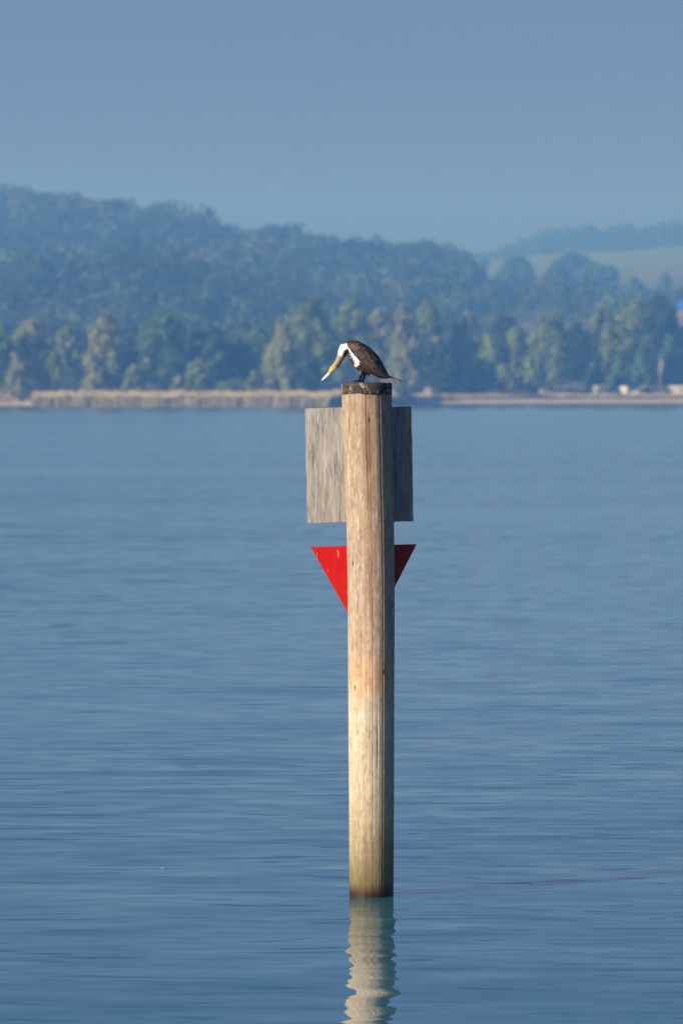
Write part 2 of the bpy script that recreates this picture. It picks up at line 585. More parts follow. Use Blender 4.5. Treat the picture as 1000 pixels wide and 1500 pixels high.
def crown_lobes(H, W, kind, g):
    """lobes inside an envelope; tree base at 0, height H, crown width W"""
    lo = []
    if kind == 'round':
        z0, nl, prof = 0.16 * H, 22, lambda t: math.sin(math.pi * min(1, 0.16 + 0.80 * t)) ** 0.6
    elif kind == 'willow':
        z0, nl, prof = 0.05 * H, 26, lambda t: (1 - 0.45 * t) * (1 if t < 0.75 else max(0.25, 1 - (t - 0.75) * 2.6))
    elif kind == 'poplar':
        z0, nl, prof = 0.08 * H, 22, lambda t: 0.35 + 0.65 * math.sin(math.pi * min(1, 0.2 + 0.74 * t))
    elif kind == 'birch':
        z0, nl, prof = 0.14 * H, 18, lambda t: (1 - t) ** 0.7 * 0.9 + 0.18
    elif kind == 'bush':
        z0, nl, prof = 0.0, 10, lambda t: math.sqrt(max(0.05, 1 - t * t))
    else:
        z0, nl, prof = 0.1 * H, 20, lambda t: max(0.1, 1 - t)
    for i in range(nl):
        t = (i + g.random()) / nl
        r_env = W / 2 * prof(t)
        lr = W * (0.15 + 0.10 * g.random()) * (0.75 + 0.35 * prof(t))
        ang = i * 2.4 + g.random() * 1.2
        rr = max(0.0, r_env - lr * 0.8) * math.sqrt(g.random() * 0.8 + 0.2)
        zc = z0 + lr * 0.6 + t * (H - z0 - lr * 1.5)
        st = 1.9 if kind in ('willow',) else (1.4 if kind in ('birch', 'poplar') else 0.85)
        lo.append((math.cos(ang) * rr, math.sin(ang) * rr, zc, lr, lr, min(lr * st, H * 0.22)))
    return lo


def tone_cols(n, li, nl, col, g, var=0.22):
    col = np.array(col)
    lobe_k = 1 + (g.random(nl) - 0.5) * 2 * var
    warm = (g.random(nl) - 0.5) * 0.25
    k = lobe_k[li] * (0.8 + 0.4 * g.random(n))
    c = col[None, :] * k[:, None]
    c[:, 0] *= 1 + warm[li]
    c[:, 2] *= 1 - warm[li]
    return np.repeat(np.concatenate([c, np.ones((n, 1))], 1), 4, 0)


def ico_core(lobes, scale=0.72):
    bm = bmesh.new()
    bmesh.ops.create_icosphere(bm, subdivisions=1, radius=1)
    v0 = np.array([v.co[:] for v in bm.verts])
    f0 = np.array([[v.index for v in f.verts] for f in bm.faces])
    bm.free()
    V, F = [], []
    for i, l in enumerate(lobes):
        V.append(v0 * np.array(l[3:6]) * scale + np.array(l[:3]))
        F.append(f0 + i * len(v0))
    return np.concatenate(V), np.concatenate(F)


def crown_mesh(name, H, W, kind, col, n, size, seed, droop=0.0):
    g = np.random.default_rng(seed)
    lobes = crown_lobes(H, W * {'willow': 1.3, 'poplar': 1.2, 'birch': 1.15}.get(kind, 1.05), kind, g)
    q, li, _ = leaf_quads(lobes, n, size, 0.4, droop, g)
    V = q.reshape(-1, 3)
    F = np.arange(len(V)).reshape(-1, 4)
    cols = tone_cols(n, li, len(lobes), col, g)
    # inner mass of twigs and leaves, kept in from the outline (as quads: a triangle with its first edge halved)
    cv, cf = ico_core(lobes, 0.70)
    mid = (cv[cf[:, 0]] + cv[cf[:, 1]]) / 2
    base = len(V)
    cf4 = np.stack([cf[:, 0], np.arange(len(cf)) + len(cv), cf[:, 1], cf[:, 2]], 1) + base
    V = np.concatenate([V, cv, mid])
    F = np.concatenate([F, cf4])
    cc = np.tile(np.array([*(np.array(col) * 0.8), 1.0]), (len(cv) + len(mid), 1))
    cols = np.concatenate([cols, cc])
    return np_mesh(name, V, F, False, cols), lobes


def tree(u, vtop, wpx, Y, kind, col, label, cat='tree', group='trees along the far shore', seed=0, bark='bark', vbase=None, bare=False):
    X = (u - 500) / FPX * Y
    gz = float(ground_z(X, Y))
    top = P(u, vtop, Y).z
    H = top - gz
    W = wpx / FPX * Y
    name = {'round': 'broadleaf_tree', 'willow': 'willow_tree', 'poplar': 'poplar_tree', 'birch': 'birch_tree', 'bush': 'bush', 'cone': 'conifer_tree'}[kind]
    root = empty(name, (X, Y, gz - 0.1))
    tag(root, label, cat, group)
    n = int(min(9500, max(700, 13 * W * H)))
    sz = 0.62 if Y < 1500 else 0.85
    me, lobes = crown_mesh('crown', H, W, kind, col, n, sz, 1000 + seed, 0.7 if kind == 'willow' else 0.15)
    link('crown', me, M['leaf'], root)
    # trunk and limbs
    g = np.random.default_rng(seed + 50)
    V, F = [], []
    r0 = max(0.12, H * 0.016)
    th = H * (0.8 if kind != 'bush' else 0.5)
    pts = [(math.sin(i * 1.7 + seed) * 0.012 * H * (i / 6), math.cos(i * 1.3 + seed) * 0.012 * H * (i / 6), th * i / 6) for i in range(7)]
    v, f = tube_vf(pts, [r0 * (1.35 if i == 0 else 1) * (1 - 0.14 * i) for i in range(7)], 7, 0)
    V += v
    F += f
    for l in lobes[:: 3]:
        zz = min(th * 0.85, l[2] * 0.7)
        k = zz / th * 6
        i = min(5, int(k))
        p0 = Vector(pts[i]).lerp(Vector(pts[i + 1]), k - i)
        p2 = Vector(l[:3])
        p1 = p0.lerp(p2, 0.5) + Vector((0, 0, -0.02 * H))
        v, f = tube_vf([p0, p1, p2], [r0 * 0.4, r0 * 0.28, r0 * 0.1], 5, len(V))
        V += v
        F += f
    build('trunk', V, F, M[bark], root)
    return root


GREEN, DARK, OLIVE, TAN, BRIGHT, GREY = (0.055, 0.108, 0.027), (0.018, 0.040, 0.016), (0.105, 0.145, 0.036), (0.140, 0.162, 0.060), (0.130, 0.195, 0.036), (0.130, 0.145, 0.080)
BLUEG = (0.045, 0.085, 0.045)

# u, top, width, depth behind the shoreline, kind, colour, label
SHORE = [
    (4, 470, 46, 40, 'round', GREEN, 'green broadleaf tree cut by the left picture edge, above the reeds'),
    (44, 463, 74, 46, 'round', TAN, 'tan autumn tree with a domed top beside the left picture edge'),
    (26, 520, 40, 26, 'willow', TAN, 'low tan drooping willow at the left end of the shore, under the domed tan tree'),
    (80, 515, 40, 30, 'willow', OLIVE, 'thin olive willow above the gap in the reeds'),
    (98, 470, 56, 90, 'round', OLIVE, 'olive round-topped tree behind the dark gap left of the tall tan poplar'),
    (154, 455, 62, 40, 'poplar', TAN, 'tall tan poplar standing alone over the left reed bed'),
    (138, 535, 40, 24, 'willow', TAN, 'small pale willow at the foot of the tall tan poplar'),
    (196, 476, 50, 100, 'round', DARK, 'dark tree just right of the tall tan poplar'),
    (240, 450, 92, 60, 'round', GREEN, 'broad green tree with the widest crown left of the post'),
    (196, 530, 36, 34, 'birch', OLIVE, 'small olive tree between the tan poplar and the broad green tree'),
    (305, 468, 70, 62, 'round', BLUEG, 'blue-green tree right of the broad green tree'),
    (262, 549, 38, 22, 'bush', TAN, 'small tan bush rising from the reeds left of the post'),
    (292, 520, 50, 36, 'round', OLIVE, 'low olive tree behind the tan reed-side bush'),
    (345, 490, 74, 70, 'round', BLUEG, 'dull green rounded tree midway between the broad green tree and the post'),
    (378, 470, 60, 95, 'round', GREEN, 'green tree leaning behind the big tan willow left of the post'),
    (345, 545, 90, 30, 'bush', GREEN, 'long low green thicket behind the reeds left of the post'),
    (375, 538, 44, 26, 'bush', OLIVE, 'olive bush with tan tips at the foot of the big tan willow'),
    (412, 472, 56, 40, 'willow', TAN, 'big tan willow whose branches reach the reeds left of the bird'),
    (456, 430, 92, 70, 'round', OLIVE, 'tall olive-brown tree behind the bird, left of the post'),
    (450, 510, 56, 34, 'round', DARK, 'dark low tree under the tall olive-brown tree by the bird'),
    (514, 430, 76, 80, 'round', OLIVE, 'tall olive tree directly above the cormorant'),
    (556, 445, 62, 84, 'round', TAN, 'yellowish brown tree just above and right of the bird'),
    (592, 452, 66, 50, 'willow', GREY, 'grey-green willow hanging down right of the post head'),
    (625, 434, 70, 90, 'round', OLIVE, 'olive tree with the tallest top right of the post'),
    (650, 500, 66, 40, 'round', DARK, 'dark blue-green tree right of the grey willow'),
    (682, 458, 56, 80, 'poplar', GREY, 'pale grey-green tree behind the dark blue-green tree'),
    (716, 488, 48, 40, 'birch', BRIGHT, 'light green birch, left one of the bright pair on the sandy shore'),
    (754, 478, 50, 36, 'birch', BRIGHT, 'bright green pointed birch, tallest of the bright trees on the sandy shore'),
    (700, 530, 36, 34, 'birch', GREEN, 'small green birch beside the white hut'),
    (736, 530, 40, 30, 'birch', BRIGHT, 'low bright green tree between the two light birches'),
    (775, 522, 32, 24, 'birch', BRIGHT, 'little yellow-green birch on a clear pale stem'),
    (738, 456, 74, 110, 'round', DARK, 'dark tree rising behind the two bright birches'),
    (802, 455, 64, 60, 'poplar', OLIVE, 'olive tree with an upright crown right of the little yellow-green birch'),
    (842, 468, 54, 80, 'round', DARK, 'dark tree between the upright olive tree and the tall olive poplar'),
    (878, 448, 58, 52, 'poplar', OLIVE, 'tall olive poplar left of the big right-hand tree'),
    (925, 430, 84, 90, 'round', OLIVE, 'big olive-brown crowned tree near the right picture edge'),
    (962, 426, 92, 100, 'round', DARK, 'big dark green tree near the right picture edge'),
    (908, 520, 40, 30, 'birch', GREEN, 'slim green tree in front of the caravans'),
    (940, 505, 44, 34, 'birch', GREEN, 'green young tree left of the orange flagpole'),
    (982, 490, 50, 50, 'birch', GREEN, 'green young tree right of the orange flagpole'),
    (868, 530, 30, 30, 'birch', GREEN, 'narrow little green tree at the foot of the tall olive poplar'),
    (1010, 452, 50, 90, 'round', DARK, 'dark tree cut by the right picture edge'),
]
for i, (u, vt, w, back, kind, col, lab) in enumerate(SHORE):
    Y = float(shore_Y(u)) + back + 22
    tree(u, vt, w, Y, kind, col, lab, 'bush' if kind == 'bush' else 'tree',
         'bushes along the far shore' if kind == 'bush' else 'trees along the far shore', i,
         'pale_bark' if kind == 'birch' else 'bark')

# ---- single trees standing in the fields on the right-hand slope
FIELD = [
    (757, 372, 60, 2650, 'round', DARK, 'round dark tree on the field slope, left one of the two clumps below the skyline'),
    (738, 390, 46, 2500, 'round', GREEN, 'smaller tree leaning on the left field clump'),
    (838, 366, 74, 2600, 'round', DARK, 'largest dark round tree standing in the pale field'),
    (868, 380, 60, 2500, 'round', BLUEG, 'tree joined to the right side of the largest field tree'),
    (816, 383, 46, 2480, 'round', DARK, 'tree joined to the left side of the largest field tree'),
    (892, 386, 34, 2500, 'round', BLUEG, 'middle sized tree at the right end of the field clump'),
    (926, 404, 34, 2300, 'round', GREEN, 'low tree at the foot of the pale field'),
    (972, 398, 20, 2300, 'poplar', GREEN, 'slim single tree in the pale field near the right picture edge'),
    (834, 438, 22, 1950, 'cone', DARK, 'small dark pointed conifer above the shore trees on the right'),
    (790, 420, 40, 2150, 'round', GREEN, 'hedge tree below the left field clump'),
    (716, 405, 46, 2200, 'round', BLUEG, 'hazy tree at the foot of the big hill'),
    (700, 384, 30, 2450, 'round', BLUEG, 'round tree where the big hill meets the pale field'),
]
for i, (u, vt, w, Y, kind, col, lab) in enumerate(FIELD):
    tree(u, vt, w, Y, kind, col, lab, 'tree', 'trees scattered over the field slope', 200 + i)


# ---- woods on the hills: far-off masses
def forest(name, label, ulim, ylim, spacing, keep, hmean, seed, quads=80, size=1.9, palette=None):
    g = np.random.default_rng(seed)
    protos = []
    for k in range(8):
        W = 12.5
        nl = 5
        lob = [(0, 0, 9, 4.2, 4.2, 5.0)]
        for j in range(nl):
            a = j * 1.256 + g.random()
            r = 2.6 + g.random() * 1.6
            lr = 2.3 + g.random() * 1.4
            lob.append((math.cos(a) * r, math.sin(a) * r, 7 + g.random() * 8, lr, lr, lr * 0.95))
        q, li, _ = leaf_quads(lob, quads, size, 0.2, 0.1, g)
        protos.append((q, li, len(lob)))
    area = []
    Y = ylim[0]
    pts = []
    while Y < ylim[1]:
        w0, w1 = (ulim[0] - 500) / FPX * Y, (ulim[1] - 500) / FPX * Y
        m = int((w1 - w0) / spacing)
        xs = w0 + (np.arange(m) + g.random(m) * 0.9) * spacing
        ys = Y + (g.random(m) - 0.5) * spacing * 1.1
        pts.append(np.stack([xs, ys], 1))
        Y += spacing
    pts = np.concatenate(pts)
    uu = pts[:, 0] / pts[:, 1] * FPX + 500
    pts = pts[keep(uu, pts[:, 1], pts[:, 0])]
    N = len(pts)
    z = ground_z(pts[:, 0], pts[:, 1])
    pk = g.integers(0, 8, N)
    rot = g.random(N) * 6.28
    # stands of taller and lower trees
    stand = np.sin(pts[:, 0] * 0.05 + 1) * np.sin(pts[:, 1] * 0.037)
    sc_ = hmean / 17.0 * (0.66 + 0.44 * g.random(N) ** 1.4 + 0.08 * stand)
    wide = 0.8 + 0.5 * g.random(N)
    pal = np.array(palette or [DARK, DARK, (0.03, 0.06, 0.02), (0.035, 0.065, 0.03), GREEN, (0.03, 0.055, 0.022), (0.06, 0.085, 0.03), (0.085, 0.09, 0.035)])
    patch = np.sin(pts[:, 0] * 0.031 + pts[:, 1] * 0.011 + seed) + np.sin(pts[:, 0] * 0.017 - pts[:, 1] * 0.023)
    ci = np.clip((g.random(N) * 5 + patch * 1.3 + 1).astype(int), 0, 7)
    Vs, Cs = [], []
    for k in range(8):
        m = np.where(pk == k)[0]
        if not len(m): continue
        q, li, nl = protos[k]
        q = q.reshape(-1, 3)
        c, s = np.cos(rot[m])[:, None], np.sin(rot[m])[:, None]
        sx = (sc_[m] * wide[m])[:, None]
        x = (q[None, :, 0] * c - q[None, :, 1] * s) * sx + pts[m, 0][:, None]
        y = (q[None, :, 0] * s + q[None, :, 1] * c) * sx + pts[m, 1][:, None]
        zz = q[None, :, 2] * sc_[m][:, None] + z[m][:, None] - 0.3
        Vs.append(np.stack([x, y, zz], -1).reshape(-1, 3))
        lk = 0.8 + 0.4 * g.random((len(m), nl))
        tone = lk[:, li] * (0.93 + 0.14 * g.random((len(m), len(li))))
        cc = pal[ci[m]][:, None, :] * tone[:, :, None]
        cc = np.concatenate([cc, np.ones(cc.shape[:2] + (1,))], -1)
        Cs.append(np.repeat(cc.reshape(-1, 4), 4, 0))
    V = np.concatenate(Vs)
    F = np.arange(len(V)).reshape(-1, 4)
    o = link(name, np_mesh(name, V, F, False, np.concatenate(Cs)), M['leaf'])
    tag(o, label, 'forest', kind='stuff')
    print(name, N, len(F))


def right_edge(Y):        # the big hill falls away to the fields on the right
    return np.interp(Y, [1300, 1750, 2350, 2500], [640, 660, 688, 690])


forest('hillside_forest', 'blue hazy forest covering the big hill on the left', (-180, 720), (1900, 2480), 9.8,
       lambda u, Y, X: u < right_edge(Y) + 8 * np.sin(Y * 0.05), 18, 11, 230, 1.15)
forest('lower_forest', 'darker wooded slope behind the left shore trees', (-160, 720), (1290, 1900), 10.5,
       lambda u, Y, X: (u < right_edge(Y) + 10 * np.sin(Y * 0.04)) & (Y > shore_Y(u) + 130), 18, 12, 300, 0.95, [DARK, (0.02, 0.04, 0.018), (0.035, 0.06, 0.025), BLUEG, GREEN, (0.05, 0.07, 0.025), DARK, (0.07, 0.08, 0.03)])  # palette darkened to paint in the shaded gaps between the shore trees
forest('distant_forest', 'pale blue wooded ridge on the skyline at the right', (560, 1120), (3520, 3810), 10,
       lambda u, Y, X: (u > 640), 14, 13, 80, 2.2, [DARK, DARK, (0.02, 0.04, 0.018), DARK, (0.03, 0.05, 0.02), DARK, (0.02, 0.04, 0.018), DARK])
forest('slope_forest', 'loose woods between the shore trees and the fields on the right', (640, 1100), (1420, 2250), 10,
       lambda u, Y, X: (np.sin(X * 0.06 + Y * 0.021) + np.sin(X * 0.023 - Y * 0.017 + 2) > np.interp(Y, [1400, 1700, 2250], [-0.9, 0.1, 1.0])), 14, 14, 120, 1.4)


# ------------------------------------------------------------------ reeds
def reeds(name, label, u0, u1, d0, d1, h, n, seed):
    g = np.random.default_rng(seed)
    u = u0 + (u1 - u0) * g.random(n)
    Y = shore_Y(u) + d0 + (d1 - d0) * g.random(n) ** 2.5
    X = (u - 500) / FPX * Y
    z0 = ground_z(X, Y) - 0.1
    knot = g.random(400)
    hh = h * (0.84 + 0.16 * (np.interp((u + 200) / 7.0, np.arange(400), knot) - 0.5) + 0.10 * (np.interp((u + 200) / 31.0, np.arange(400), knot[::-1]) - 0.5) + 0.30 * (g.random(n) - 0.5)) * np.clip((u - u0) / 5 + 0.55, 0, 1) * np.clip((u1 - u) / 60 + 0.45, 0, 1)
    a = g.random(n) * 3.1416
    w = 0.07 + 0.10 * g.random(n)
    lean = (g.random((n, 2)) - 0.5) * 0.7
    dx, dy = np.cos(a) * w, np.sin(a) * w
    z1 = z0 + hh
    V = np.stack([np.stack([X - dx * .5, Y - dy * .5, z0], 1), np.stack([X + dx * .5, Y + dy * .5, z0], 1),
                  np.stack([X + dx + lean[:, 0], Y + dy + lean[:, 1], z1 - 0.3], 1), np.stack([X - dx + lean[:, 0], Y - dy + lean[:, 1], z1], 1)], 1).reshape(-1, 3)
    F = np.arange(len(V)).reshape(-1, 4)
    base = np.array([0.52, 0.45, 0.27])
    k = 0.72 + 0.45 * g.random(n)
    c = base[None] * k[:, None]
    gr = g.random(n) < 0.30 * np.interp((u + 200) / 19.0, np.arange(400), knot)
    c[gr] = np.array([0.16, 0.17, 0.07])
    C = np.repeat(np.concatenate([c, np.ones((n, 1))], 1), 4, 0)
    o = link(name, np_mesh(name, V, F, False, C), M['reed'])
    tag(o, label, 'reeds', kind='stuff')


reeds('reed_bed', 'long belt of dry tan reeds along the left and middle shore', 48, 602, -1, 16, 2.85, 70000, 3)
reeds('reed_bed', 'short strip of dry reeds at the left picture edge beyond the gap', -140, 26, 14, 30, 2.2, 15000, 4)
reeds('shore_grass', 'low dry grass fringe on top of the sandy bank at the right', 596, 1100, 12, 30, 0.9, 16000, 5)


# ------------------------------------------------------------------ camp site among the trees on the right
def at_shore(u, back):
    Y = float(shore_Y(u)) + back
    X = (u - 500) / FPX * Y
    return X, Y, float(ground_z(X, Y))


def wheel(parent, x, y, r=0.33, w=0.2):
    rim = []
    V, F = [], []
    n = 16
    prof = [(0.0, -w / 2), (r * 0.55, -w / 2), (r * 0.6, -w / 2 + 0.02), (r * 0.92, -w / 2), (r, -w / 4), (r, w / 4), (r * 0.92, w / 2), (0.0, w / 2)]
    for (rr, yy) in prof:
        for j in range(n):
            t = 2 * math.pi * j / n
            V.append((math.cos(t) * max(rr, 0.001), yy, math.sin(t) * max(rr, 0.001)))
    for i in range(len(prof) - 1):
        for j in range(n):
            F.append((i * n + j, i * n + (j + 1) % n, (i + 1) * n + (j + 1) % n, (i + 1) * n + j))
    return build('wheel', V, F, M['tyre'], parent, True, (x, y, r))


def prism(name, outline, y0, y1, mat, parent, bev=0.0, loc=(0, 0, 0)):
    """outline in x,z extruded along y"""
    bm = bmesh.new()
    a = [bm.verts.new((x, y0, z)) for x, z in outline]
    b = [bm.verts.new((x, y1, z)) for x, z in outline]
    bm.faces.new(a)
    bm.faces.new(b[::-1])
    for i in range(len(a)):
        j = (i + 1) % len(a)
        bm.faces.new((a[i], b[i], b[j], a[j]))
    bmesh.ops.recalc_face_normals(bm, faces=bm.faces)
    if bev:
        bmesh.ops.bevel(bm, geom=list(bm.edges), offset=bev, segments=2, affect='EDGES')
    me = bpy.data.meshes.new(name)
    bm.to_mesh(me)
    bm.free()
    return link(name, me, mat, parent, loc)


def caravan(u, back, rz, label, L=5.4):
    X, Y, z = at_shore(u, back)
    t = empty('caravan', (X, Y, z), rz)
    tag(t, label, 'caravan', 'caravans under the trees on the right shore')
    prism('body', [(-L / 2, 0.5), (L / 2 - 0.25, 0.5), (L / 2, 0.9), (L / 2 - 0.1, 1.7), (L / 2 - 0.7, 2.55), (-L / 2 + 0.4, 2.6), (-L / 2 - 0.05, 2.2)], -1.1, 1.1, M['van_white'], t, 0.08)
    bevel_box('stripe', (L * 0.9, 0.02, 0.18), (0, -1.112, 0.95), M['trim'], t)
    for x, w in ((-L * 0.28, 0.9), (L * 0.05, 1.1), (L * 0.33, 0.7)):
        bevel_box('window', (w, 0.03, 0.6), (x, -1.112, 1.65), M['glass'], t, 0.01)
    bevel_box('door', (0.6, 0.03, 1.7), (L * 0.2, -1.118, 1.45), M['trim'], t, 0.01)
    for y in (-0.95, 0.95): wheel(t, -0.2, y)
    v, f = tube_vf([(L / 2 - 0.3, 0, 0.48), (L / 2 + 1.1, 0, 0.45)], [0.05, 0.05], 6)
    build('drawbar', v, f, M['steel'], t)
    return t


def car(u, back, rz, label, mat, van=False):
    X, Y, z = at_shore(u, back)
    t = empty('parked_car' if not van else 'camper_van', (X, Y, z), rz)
    tag(t, label, 'car' if not van else 'van')
    if van:
        o = [(-2.6, 0.35), (2.5, 0.35), (2.6, 0.9), (2.2, 1.25), (1.6, 2.3), (1.2, 2.45), (-2.5, 2.45), (-2.6, 2.2)]
        win = [(-1.8, 1.0, 1.75), (-0.4, 1.0, 1.75), (1.1, 0.8, 1.7)]
        W = 0.98
    else:
        o = [(-2.1, 0.3), (2.1, 0.3), (2.15, 0.65), (1.9, 0.85), (1.0, 0.95), (0.35, 1.42), (-1.0, 1.45), (-1.75, 1.0), (-2.12, 0.9)]
        win = [(-0.85, 0.75, 1.17), (0.1, 0.7, 1.17)]
        W = 0.87
    prism('body', o, -W, W, mat, t, 0.06)
    for x, w, h in win: bevel_box('window', (w, 0.03, 0.32 if not van else 0.5), (x, -W - 0.004, h), M['glass'], t, 0.01)
    for x in (-1.35, 1.4):
        for y in (-W + 0.1, W - 0.1): wheel(t, x, y, 0.32)
    for y in (-0.6, 0.6): bevel_box('headlight', (0.05, 0.3, 0.16), ((2.14 if not van else 2.6), y, 0.72), M['van_white'], t, 0.02)
    return t


caravan(824, 40, R(28), 'white caravan behind the foot of the upright olive tree')
caravan(872, 46, R(-62), 'white caravan turned end-on between the olive trees', 4.6)
caravan(951, 44, R(38), 'white caravan half hidden by bushes left of the orange flagpole', 5.0)
caravan(994, 32, R(-14), 'white caravan at the right picture edge, the brightest of them', 5.2)
car(917, 34, R(68), 'white camper van seen from its nose between bushes on the right shore', M['van_white'], True)
car(848, 30, R(14), 'dark blue car parked beside the leftmost caravan', M['car_dark'])
car(936, 27, R(-16), 'silver car parked in front of the trees left of the flagpole', M['car_silver'])
car(798, 30, R(22), 'silver grey car under the upright olive tree', M['car_silver'])
for i, (u, vt, w, b, col, lab) in enumerate([
        (836, 566, 16, 22, GREEN, 'low round green bush in front of the leftmost caravan'),
        (886, 562, 24, 24, OLIVE, 'olive bush between the end-on caravan and the camper van'),
        (858, 568, 12, 20, DARK, 'tiny dark bush under the tall olive poplar'),
        (945, 565, 20, 22, DARK, 'dark bush in front of the half hidden caravan'),
        (976, 567, 16, 20, OLIVE, 'small olive bush right of the flagpole foot'),
        (905, 570, 10, 18, GREEN, 'tiny green bush before the camper van'),
        (780, 568, 18, 22, DARK, 'dark bush below the little yellow-green birch'),
        (690, 566, 30, 22, DARK, 'wide dark bush left of the white hut with the bright birches'),
        (655, 562, 36, 26, DARK, 'wide dark bush right of the first white hut'),
        (640, 570, 14, 18, GREEN, 'small green bush beside the first white hut')]):
    tree(u, vt, w, float(shore_Y(u)) + b, 'bush', col, lab, 'bush', 'bushes along the far shore', 300 + i)


def hut(name, u, back, w, d, hw, hr, wall, roof, label, cat, rz=0, loc=None):
    if loc is None: loc = at_shore(u, back)
    t = empty(name, loc, rz)
    tag(t, label, cat)
    bevel_box('wall', (w, d, hw), (0, 0, hw / 2 - 0.2), wall, t)
    e = 0.35
    prism('roof', [(-w / 2 - e, hw - 0.35), (0, hr), (w / 2 + e, hw - 0.35), (w / 2 + e, hw - 0.2), (0, hr + 0.18), (-w / 2 - e, hw - 0.2)], -d / 2 - e, d / 2 + e, roof, t)
    prism('gable', [(-w / 2, hw - 0.198), (w / 2, hw - 0.198), (0, hr - 0.02)], -d / 2 + 0.003, d / 2 - 0.003, wall, t)
    bevel_box('door', (0.6, 0.06, 1.5), (-w * 0.2, -d / 2 - 0.02, 0.75), M['trim'], t)
    bevel_box('window', (0.13 * w + 0.1, 0.06, 0.4), (w * 0.3, -d / 2 - 0.02, 1.4), M['glass'], t)
    return t


hut('beach_hut', 625, 17, 1.5, 1.6, 2.0, 2.4, M['van_white'], M['trim'], 'small white hut at the start of the sandy shore, right of the post', 'hut')
hut('beach_hut', 722, 19, 1.6, 1.6, 1.7, 2.0, M['van_white'], M['van_white'], 'small white hut below the two bright birches', 'hut')

# flagpole with a furled orange flag
X, Y, z = at_shore(966, 15)
t = empty('flagpole', (X, Y, z))
tag(t, 'pale flagpole with a furled orange flag near the right picture edge', 'flagpole')
v, f = tube_vf([(0, 0, -0.2), (0, 0, 5), (0, 0, 9.6)], [0.13, 0.11, 0.08], 8)
build('pole', v, f, M['pole'], t)
v, f = tube_vf([(0.12, -0.05, 9.4), (0.3, -0.1, 8.4), (0.28, -0.05, 7.0), (0.14, -0.05, 6.0)], [0.08, 0.22, 0.2, 0.1], 9)
build('flag', v, f, M['orange'], t)

# blue-roofed barn above the shore trees, right edge
Yb = 1650.0
Xb = (1011 - 500) / FPX * Yb
ztop = P(1006, 431, Yb).z
zg = float(ground_z(Xb, Yb))
hb = ztop - zg
t = empty('barn', (Xb, Yb, zg))
tag(t, 'barn with a bright blue roof at the right picture edge', 'barn')
bevel_box('wall', (9.4, 12, hb - 3.6), (0, 0, (hb - 3.6) / 2 - 0.3), M['render'], t)
prism('roof', [(-6.5, -4.8), (0, 0), (6.5, 0.0), (6.5, -4.8)], -5.2, 6, M['blue'], t, 0, (0, -1.2, hb))
bevel_box('door', (3.0, 0.1, 3.2), (-2, -6.05, 1.5), M['tile'], t)

# ------------------------------------------------------------------ navigation post
PY = 39.35
base = P(543.5, 1312, PY)
base.z = 0
topc = P(543.5, 560, PY)
topc.x = base.x
topc.y = PY
post = empty('channel_marker_post', base)
tag(post, 'round wooden marker post in the lake carrying a grey board and a red triangle', 'marker post')
lean = Vector(topc) - Vector(base)
axis = lean.normalized()
H = lean.length
PXM = FPX / PY                      # photo pixels per metre at the post


def post_r(z):
    return np.interp(z, [-1.5, 0, 1.2, 2.2, 3.2, 3.85, 4.0], [32.3, 32.3, 33.3, 34.0, 34.8, 36.2, 36.4]) / PXM


def bend(z):
    # the pile is not quite straight: its head curves a little to the left
    zz = np.asarray(z, float)
    t = sum(np.interp(zz + o, [2.0, 2.6, 2.9, 3.3, 3.7, 3.95], [0, -0.5, -1.9, -3.6, -5.9, -7.0]) for o in (-0.15, -0.07, 0, 0.07, 0.15)) / 5
    return t / PXM


